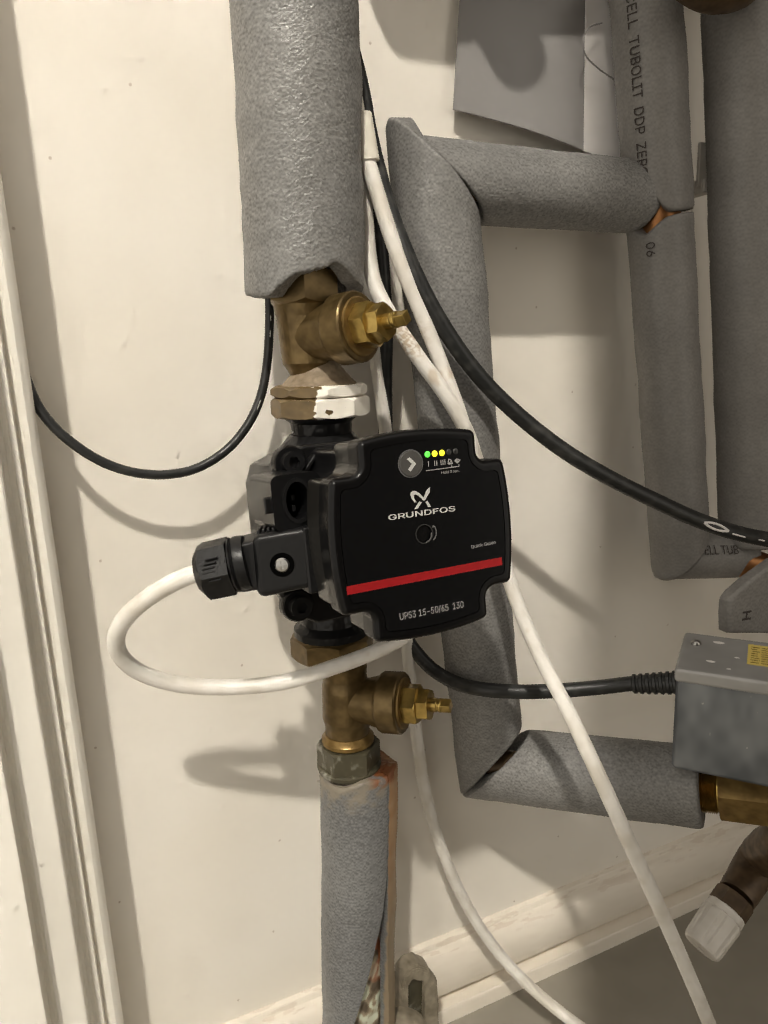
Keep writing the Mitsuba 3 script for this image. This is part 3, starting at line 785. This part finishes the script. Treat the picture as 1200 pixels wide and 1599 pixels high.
# outermost pipe
r_hi, r_lo = at(1160, -60, .075), at(1178, 842, .075)
sl9 = thing('pipe_insulation', 'shadowed grey foam sleeve on the rightmost upright pipe', 'pipe insulation')
part(sl9, 'foam_sleeve', foam(r_hi, r_lo, .0275, .012, [0, -1, 0], res=.002, amp=.0001, sag=.0014, seed=61), 'm_foam_smooth', True)
single('copper_bend', tube([at(1060, -42, .10), at(1105, -20, .105), at(1150, -24, .105), at(1185, -58, .10)], [.012, .014, .015, .013], 24), 'm_brown_brass', 'dark brass and copper bend at the top right corner', 'pipe fitting', 40)
br = thing('pipe_clip', 'small white clip on the wall between the two right upright pipes', 'clip')
cc = at(1096, 258, .050)
part(br, 'strap', xf(rbox(-.004, .016, -.0015, .0015, -.016, .016, .0012), cc, [1, 0, 0], [0, 1, 0], [0, 0, 1]), 'm_plastic_white', 30)
part(br, 'foot', xf(rbox(-.001, .012, -.004, .018, -.020, -.010, .0012), cc, [1, 0, 0], [0, 1, 0], [0, 0, 1]), 'm_plastic_white', 30)

# ------------------------------------------------------------------ things overhead (they cast the shade at the top)
oz = toward_lamp(at(640, 88, 0), -.075)
sl10 = thing('pipe_insulation', 'grey foam sleeve running level overhead just above the top edge', 'pipe insulation')
oc = oz + A([0, 0, .024])
part(sl10, 'foam_sleeve', foam(A([.20, -.060, oc[2]]), A([.64, -.060, oc[2]]), .029, .012, [0, 0, 1], res=.003), 'm_foam_smooth', True)

sz = toward_lamp(at(640, 88, 0), -.175)[2] + .003
struct('added_shade_board', trimesh.creation.box(bounds=[[.195, -.17, sz], [X1, -.002, sz + .018]]), 'm_panel', False, 'unseen board added above the top edge to shade the pipes')  # unseen board added to cut the fill light at the top right
rf = toward_lamp(at(795, 72, .012), -.10)
single('round_fitting', lathe([(-.016, .012), (-.015, .020), (-.012, .0215), (.012, .0215), (.015, .020), (.016, .012)], rf, [0, 1, 0]), 'm_brown_brass', 'round brass fitting on the overhead sleeve just above the top edge', 'pipe fitting', 40)

# ------------------------------------------------------------------ motorised valve at the right edge
BX = unit([low_dir[0], low_dir[1], 0]); BY = np.cross([0, 0, 1], BX); BY = BY if BY[1] < 0 else -BY   # along the pipe; towards the viewer
BZ = A([0, 0, 1.0])
mv = thing('motorised_valve', 'grey metal motorised valve head on a brass body at the right edge', 'valve')
bo = low_end + BX * .035
fl0 = bo + BY * .030 + BZ * .028
# find the box's front-left edge from its depth
tl = at(1055, 1043, .2); 


def on_plane(px, py, O, N):
    d = ray(px, py); return CAM + d * (((O - CAM) @ N) / (d @ N))


FO = low_end + BY * .032
f_tl, f_bl = on_plane(1056, 1045, FO, BY), on_plane(1072, 1205, FO, BY)
xL = (f_tl - low_end) @ BX; zT = f_tl[2] - low_end[2]; zB = f_bl[2] - low_end[2]
yF = .032
bb = rbox(xL, xL + .085, -yF, yF - .001 * 0 - .0, zB, zT, .003)


def mvx(m): return xf(m, low_end, BX, -BY if np.dot(np.cross(BX, -BY), BZ) > 0 else BY, BZ)


sgn = -1 if np.dot(np.cross(BX, -BY), BZ) > 0 else 1
bb = rbox(xL, xL + .085, *(sorted((sgn * .032, -sgn * .032))), zB, zT, .0028)
MB = part(mv, 'motor_housing', rough(mvx(bb), .00018, 60, .0025, 7, 3), 'm_alu', 40, 'scuffed grey metal casing')
ystep = sorted((sgn * .0335, -sgn * .030))
part(mv, 'lid_edge', mvx(rbox(xL - .0009, xL + .087, *sorted((sgn * .0329, -sgn * .0329)), zT - .0085, zT + .0009, .0022)), 'm_lid_lit', 40)
sc = lathe([(0, .0034), (.0012, .0034), (.0024, .0026), (.0030, .0012)], [xL + .008, -sgn * .012 + 0, zT + .0009], [0, 0, 1], 24)
part(mv, 'lid_screw', mvx(sc), 'm_steel', 40, 'domed steel screw on the lid')
lbl = rbox(xL + .040, xL + .082, *sorted((sgn * .010, -sgn * .024)), zT + .0009, zT + .00125, .00012)
LB = part(mv, 'warning_label', mvx(lbl), 'm_yellow', False, 'yellow warning label with rows of print on the lid')
part(LB, 'black_bar', mvx(rbox(xL + .066, xL + .084, *sorted((sgn * .009, -sgn * .022)), zT + .0013, zT + .00145, .00006)), 'm_hole', False)
part(LB, 'white_bar', mvx(rbox(xL + .060, xL + .0655, *sorted((sgn * .0095, -sgn * .0235)), zT + .0013, zT + .00145, .00006)), 'm_paper', False)
for i in range(3):
    for j in range(8):
        y0 = sgn * (.0075 - j * .0037); w_ = .0026 + .0018 * rng.random()
        part(LB, 'print_line', mvx(rbox(xL + .0420 + i * .0060, xL + .0420 + i * .0060 + w_ + .001, *sorted((y0, y0 - sgn * .0013)), zT + .0013, zT + .00142, .00005)), 'm_label_ink', False)
for (x_, y_, s_) in ((.022, -.020, .0022), (.019, .014, .0016), (.034, .002, .0009), (.030, .022, .0008)):
    bl = trimesh.creation.icosphere(subdivisions=2, radius=1); bl.apply_scale([s_ * 1.7, s_, .00035]); bl.apply_translation([xL + x_, sgn * y_, zT + .0010])
    part(mv, 'paint_spot', mvx(bl), 'm_paper', True)
# brass body below
thr = [(-.004, .0165)]
for i in range(9): thr += [(i * .0013 - .002, .0150), (i * .0013 - .00135, .0166)]
thr += [(.0105, .0150), (.012, .0150)]
a_, e1_, e2_ = frame(low_dir, BZ)
part(mv, 'thread', lathe(thr, low_end, low_dir, 40), 'm_brass', 40)
part(mv, 'body_hex', xf(hexnut(.0205, .030, .06), low_end + low_dir * .0115, e1_ * math.cos(.25) + e2_ * math.sin(.25), -e1_ * math.sin(.25) + e2_ * math.cos(.25), low_dir), 'm_brass_dark', 22)
part(mv, 'body', lathe([(.041, .017), (.05, .018), (.10, .018)], low_end, low_dir, 32), 'm_brass_dark', 40)
# branch below it with the white cap
part(mv, 'branch', tube([low_end + low_dir * .055, low_end + low_dir * .055 - BZ * .03, at(1186, 1345, .185), at(1150, 1400, .192)], [.0150, .0165, .0170, .0145, .0125], 28, lump=.0004), 'm_brown_brass', 45)
cp0, cp1 = at(1136, 1420, .196), at(1094, 1481, .199)
part(mv, 'gland', xf(hexnut(.0132, .012), cp0 - unit(cp1 - cp0) * .011, *frame(cp1 - cp0, BZ)[1:], unit(cp1 - cp0)), 'm_brown_brass', 25)
cap = thing('drain_cap', 'ribbed white plastic cap on the brass branch at the lower right', 'cap')
ca, c1, c2 = frame(cp1 - cp0, BZ); Lc = np.linalg.norm(cp1 - cp0)
th = np.linspace(0, 2 * np.pi, 240, endpoint=False)
rib = 1 + .040 * np.clip(np.cos(th * 7) * 4 + 2.2, -1, 1)
rg = []
for s_, r_, w in ((0, .0120, 0), (.0006, .0128, 0), (.005, .0132, 0), (.0056, .0126, .4), (.008, .0132, 1), (Lc - .004, .0124, 1), (Lc - .002, .0122, .8), (Lc - .0005, .0116, .2), (Lc, .0108, 0), (Lc, .0026, 0), (Lc - .004, .0024, 0)):
    rr = r_ * (1 + (rib - 1) * w); rg.append(cp0 + ca * s_ + rr[:, None] * (np.cos(th)[:, None] * c1 + np.sin(th)[:, None] * c2))
part(cap, 'cap_body', loft(rg), 'm_plastic_white', 30)
part(cap, 'cap_hole', lathe([(Lc - .0042, .0025), (Lc - .0035, .0024), (Lc - .0035, .0005)], cp0, ca, 20), 'm_hole', 30)

# foam offcut standing behind the box
of_o = at(1160, 960, .150)
of = Polygon([((p - of_o)[0], (p - of_o)[2]) for p in (at(px, py, .150) for px, py in ((1140, 940), (1148, 928), (1172, 907), (1215, 876), (1240, 990), (1139, 990), (1138, 960)))])
offc = thing('foam_offcut', 'flat grey foam offcut with a printed mark standing behind the metal box', 'foam offcut')
part(offc, 'slab', xf(bevel_prism(of, -.009, 0, .0028, steps=6, spacing=.0012), of_o, [1, 0, 0], [0, 0, 1], [0, -1, 0]), 'm_foam_smooth', 40)
mk = meshkit.text_mesh('H', .0080, .0003, True); mk.apply_transform(trimesh.transformations.rotation_matrix(math.radians(86), [0, 0, 1]))
mk.apply_translation(-mk.bounds.mean(0)); po_ = at(1166, 961, .150); mk.apply_translation([(po_ - of_o)[0], (po_ - of_o)[2], .0003])
part(offc, 'printed_mark', xf(mk, of_o, [1, 0, 0], [0, 0, 1], [0, -1, 0]), 'm_ink', False)

# ------------------------------------------------------------------ card and paper hanging at the top right
def card(pts, hs, th, name, m, label, cat, bow=0.0):
    Q = [at(px, py, h) for (px, py), h in zip(pts, hs)]
    n = 16; g = np.zeros((n, n, 3))
    for i, u in enumerate(np.linspace(0, 1, n)):
        for j, v in enumerate(np.linspace(0, 1, n)):
            g[i, j] = (Q[0] * (1 - u) + Q[1] * u) * (1 - v) + (Q[3] * (1 - u) + Q[2] * u) * v
            g[i, j, 1] -= bow * math.sin(math.pi * u) * v
    nrm = unit(np.cross(Q[1] - Q[0], Q[3] - Q[0]))
    if nrm[1] > 0: nrm = -nrm
    fr_ = g + nrm * th / 2; bk = g - nrm * th / 2
    b = np.concatenate([np.concatenate([fr_, bk[:, ::-1]], 1)], 0)
    single(name, loft(b), m, label, cat, 30)


card([(722, -60), (932, -60), (930, 243), (708, 171)], [.006, .018, .022, .010], .0016, 'card_sheet', 'm_card', 'stiff grey card hanging on the wall above the level foam sleeve', 'card', .006)
card([(915, -60), (985, -60), (968, 255), (912, 236)], [.020, .022, .026, .024], .0006, 'paper_sheet', 'm_paper', 'white paper sheet hanging between the grey card and the printed sleeve', 'paper')
single('thin_wire', tube([at(940, 36, .030), at(922, 42, .034), at(911, 62, .038), at(914, 84, .036), at(930, 103, .034), at(962, 126, .032)], .00055, 10), 'm_card', 'thin grey curl of wire beside the printed sleeve at the top', 'wire', True)

# ------------------------------------------------------------------ cables
CB = thing('black_cable', 'thin black cable looping across the bare wall at the left', 'cable')
lpts = [at(30, 560, .030), at(49, 612, .032), at(62, 638, .033), at(86, 668, .034), at(116, 694, .035), at(150, 716, .035), at(187, 732, .035), at(225, 740, .035), at(262, 741, .035), at(300, 734, .034), at(330, 720, .033), at(356, 701, .032), at(377, 678, .031), at(396, 648, .030), at(410, 610, .029), at(418, 562, .028), at(421, 512, .027), at(421, 470, .026), at(418, 420, .026), at(410, 360, .026)]
part(CB, 'sheath', tube(lpts, .00285, 18), 'm_cable_black', True)
lc = spline(lpts, .001)
for py0, py1 in ((484, 489), (493, 502), (506, 512), (515, 527), (624, 640)):
    idx = [j for j in range(len(lc)) if py0 <= (lambda q: 799.5 + F_PX * q[1] / q[2])(R.T @ (lc[j] - CAM)) <= py1 and lc[j][0] > .08]
    if len(idx) < 3: continue
    pts = []
    for j in idx:
        t_ = unit(lc[j + 1] - lc[j - 1]); vd_ = unit(CAM - lc[j]); vd_ = unit(vd_ - t_ * (vd_ @ t_)); pts.append(lc[j] + .00292 * unit(vd_ + .25 * np.cross(t_, vd_)))
    part(CB, 'printed_mark', tube(pts[::2] if len(pts) > 4 else pts, .00035, 8, .001, lump=0), 'm_print', True)
# white cables
single('white_cable', tube([at(505, -40, .056), at(541, 90, .064), at(570, 232, .070), at(592, 310, .076), at(620, 395, .082), at(652, 475, .086), at(684, 555, .090), at(716, 640, .095), at(745, 735, .102), at(776, 840, .112), at(806, 935, .124), at(845, 1027, .142), at(890, 1115, .165), at(935, 1210, .185), at(985, 1320, .198), at(1040, 1440, .203), at(1092, 1560, .205), at(1120, 1630, .205)], .00465, 22), 'm_cable_white', 'long white cable slanting in front of the pipes from top centre to bottom right', 'cable', True)
single('white_cable', tube([at(535, 60, .052), at(556, 200, .056), at(570, 320, .062), at(577, 400, .068), at(586, 445, .074), at(612, 496, .084), at(655, 560, .092), at(695, 615, .097), at(728, 672, .100), at(745, 720, .098)], .0047, 22), 'm_cable_white', 'white cable with a brown stain passing behind the stem of the upper valve', 'cable', True)
single('white_cable', tube([at(560, 420, .040), at(574, 490, .038), at(586, 552, .034), at(596, 620, .032), at(604, 690, .032), at(620, 850, .034), at(634, 985, .034), at(643, 1080, .034), at(653, 1165, .034), at(664, 1235, .034), at(690, 1325, .034), at(730, 1415, .036), at(785, 1495, .050), at(850, 1560, .075), at(915, 1610, .105), at(985, 1660, .135)], .0047, 22), 'm_cable_white', 'white cable hanging behind the pump and curving down over the skirting', 'cable', True)
# black cables
E_ = thing('black_cable', 'thick printed black cable curving from the pump to the right edge', 'cable')
epts = [at(505, -40, .050), at(540, 50, .054), at(562, 130, .060), at(578, 215, .064), at(604, 315, .072), at(636, 400, .082), at(672, 475, .088), at(712, 540, .091), at(757, 597, .092), at(812, 650, .094), at(880, 703, .098), at(950, 745, .104), at(1020, 780, .112), at(1090, 812, .120), at(1150, 832, .126), at(1230, 848, .130)]
part(E_, 'sheath', tube(epts, [.0050, .0052, .0052, .0055, .0058], 22), 'm_cable_black', True)
ec = spline(epts, .002)
for (px, w, l) in ((1112, .0010, .011), (1146, .0007, .006), (1182, .0006, .003)):
    i = min(range(len(ec)), key=lambda j: abs((lambda q: 600 + F_PX * q[0] / q[2])(R.T @ (ec[j] - CAM)) - px))
    t_ = unit(ec[i + 1] - ec[i - 1]); vd_ = unit(CAM - ec[i]); vd_ = unit(vd_ - t_ * (vd_ @ t_)); sd_ = np.cross(t_, vd_)
    for s_ in ((-1, 1) if px < 1120 else (0,)):
        pts = []
        for u in np.linspace(-1, 1, 9):
            an = s_ * (.36 if px < 1120 else 0) * (1 - u * u) + (.25 if px > 1120 else 0)
            pts.append(ec[i] + t_ * u * l + .0056 * (math.cos(an) * vd_ + math.sin(an) * sd_))
        part(E_, 'printed_mark', tube(pts, w * .9, 8, .001), 'm_paper', True)
single('black_cable', tube([at(530, -40, .030), at(566, 200, .040), at(589, 340, .042), at(598, 440, .041), at(602, 520, .038), at(601, 600, .032), at(603, 700, .028)], .0052, 20), 'm_cable_black', 'upright black cable in the shade behind the upper valve stem', 'cable', True)
mc = thing('black_cable', 'black flex with a ribbed boot entering the grey metal valve head', 'cable')
sgl = f_tl + (f_bl - f_tl) * .16
ent = sgl - BY * .022 + BX * .002
pj = R.T @ (ent - CAM); 
hb = -ent[1]
cpts = [at(628, 985, .030), at(650, 1018, .036), at(676, 1045, .046), at(712, 1066, .064), at(752, 1076, .084), at(810, 1080, .098), at(880, 1078, .112), at(940, 1073, .126), at(990, 1067, .140), at(1030, 1065, .152), at(1070, 1066, .164)]
part(mc, 'sheath', tube(cpts, .0051, 20), 'm_cable_black', True)
b0, b1 = at(988, 1068, .1395), at(1062, 1066, .1620)
bp = []
Lb = np.linalg.norm(b1 - b0)
for i in range(7):
    s0_ = Lb * i / 7; r0 = .0066 + .0016 * i / 7
    bp += [(s0_, r0 - .0010), (s0_ + .0006, r0), (s0_ + Lb / 7 * .55, r0 + .0001), (s0_ + Lb / 7 * .62, r0 - .0010)]
bp += [(Lb * .93, .0088), (Lb, .0112), (Lb + .004, .0112)]
part(mc, 'boot', lathe(bp, b0, b1 - b0, 36), 'm_cable_black', 40)

# tape that binds the slanting cables near the top
tp = thing('cable_tape', 'strip of pale tape binding cables beside the wide foam sleeve', 'tape')
part(tp, 'wrap', lathe([(0, .0056), (.0005, .0060), (.026, .0062), (.0265, .0058)], at(565, 178, .069), at(577, 252, .0712) - at(565, 178, .069), 28), 'm_tape', 30)

# ------------------------------------------------------------------ the pump's power lead: cord, gland and plug
pw = thing('power_lead', 'white power lead with a black plug looping out from the left of the pump', 'power lead')
def z4(x, y, h): return at(140 + x / 3.158, 680 + y / 3.158, h)
g0, g1 = at(312, 894, .132), at(384, 878, .140)
cord = [at(372, 880, .139), g0, z4(470, 700, .1295), z4(390, 738, 0.1250), z4(285, 803, 0.1170), z4(195, 880, 0.1090), z4(146, 950, 0.1025), z4(131, 1022, 0.0960), z4(160, 1095, 0.0900), z4(235, 1160, 0.0855), z4(345, 1205, 0.0835), z4(480, 1233, 0.0840), z4(640, 1242, 0.0875), z4(800, 1236, 0.0930), z4(950, 1217, 0.0990), z4(1080, 1184, .103), at(520, 1042, .104), at(560, 1028, .104), at(598, 1012, .102), at(636, 990, .098), at(680, 940, .090), at(700, 860, .085)]
part(pw, 'cord', tube(cord, .0047, 24), 'm_cable_white', True)
ga, e1g, e2g = frame(g1 - g0, [0, 0, 1])
Lg = np.linalg.norm(g1 - g0)
gb = m3.Manifold.cylinder(Lg * .74, .0152, .0156, 6)
cone = m3.Manifold.revolve(m3.CrossSection([[(0, 0), (.0092, 0), (.0168, .0055), (.0168, Lg), (0, Lg)]]), 72)
gl = gb ^ cone
part(pw, 'gland', xf(tm(gl), g0 - ga * .001, e1g * math.cos(.52) + e2g * math.sin(.52), -e1g * math.sin(.52) + e2g * math.cos(.52), ga), 'm_black_matt', 20)
part(pw, 'gland_collar', lathe([(Lg * .72, .0138), (Lg * .76, .0142), (Lg * .80, .0132), (Lg * .84, .0142), (Lg * .93, .0142), (Lg * 1.05, .0138)], g0, ga, 40), 'm_black_matt', 40)
to_cam = unit(CAM - g0); to_cam = unit(to_cam - ga * (to_cam @ ga)); sdv = np.cross(ga, to_cam)
for i in range(6):
    s_ = (i - 2.5) * .0019
    rbx = rbox(-.0032, .0032, -.00042, .00042, -.0006, .0007, .0003)
    part(pw, 'grip_ridge', xf(rbx, g0 + ga * (Lg * .30 + .0011 * abs(i - 2.5)) + to_cam * .0136 + sdv * s_ * 1.15, ga, sdv, to_cam), 'm_black_matt', 30)
# plug body: box whose front faces the viewer, long axis along the gland
PX = unit(ga); PN = unit(unit([-.10, -1, .12]) - PX * (unit([-.10, -1, .12]) @ PX)); PYv = np.cross(PN, PX)
pc = at(442, 878, .156)
def pin(px, py, n=0.0):
    d = ray(px, py); O_ = pc + PN * n; q = CAM + d * (((O_ - CAM) @ PN) / (d @ PN)) - pc; return A([q @ PX, q @ PYv])
c_tl, c_tr, c_br, c_bl = pin(393, 838), pin(486, 822), pin(489, 918), pin(402, 936)
body = Polygon([c_tl, c_tr, c_br, c_bl]).buffer(-.004).buffer(.004)
pm = bevel_prism(body, -.030, 0, .0032, steps=6, back=.002, spacing=.0006)
part(pw, 'plug_body', xf(pm, pc, PX, PYv, PN), 'm_black_matt', 40)
back_ = Polygon([c_tl + [-.010, -.003], c_tr + [-.002, -.001], c_br + [-.002, .002], c_bl + [-.010, .004]]).buffer(-.003).buffer(.003)
part(pw, 'plug_rear', xf(bevel_prism(back_, -.034, -.0045, .002, back=.002), pc, PX, PYv, PN), 'm_black_matt', 40)
tmid = (c_tl * .62 + c_tr * .38)
for i in range(8):
    cpos = c_tl + (c_tr - c_tl) * (.10 + i * .085)
    part(pw, 'top_rib', xf(rbox(-.0008, .0008, -.001, .0011, -.022, -.006, .0004), pc + PX * cpos[0] + PYv * (cpos[1] + .0006), PX, PYv, PN), 'm_black_gloss', 30)
scr = pin(441, 882)
part(pw, 'screw_well', xf(lathe([(-.0002, .0062), (.0004, .0060), (.0004, .0044), (.0001, .0040), (.0001, .001)], [*scr, 0], [0, 0, 1], 36), pc, PX, PYv, PN), 'm_hole', 40)
sh = m3.Manifold.revolve(m3.CrossSection([[(0, 0), (.0037, 0), (.0037, .0006), (.0030, .0013), (0, .0016)]]), 32)
sh = sh - m3.Manifold.cube([.0046, .0009, .002], True).translate([0, 0, .0018]) - m3.Manifold.cube([.0009, .0046, .002], True).translate([0, 0, .0018])
part(pw, 'plug_screw', xf(tm(sh), pc + PX * scr[0] + PYv * scr[1] + PN * .0001, PX, PYv, PN), 'm_steel', 30, 'bright cross-head screw in the plug')
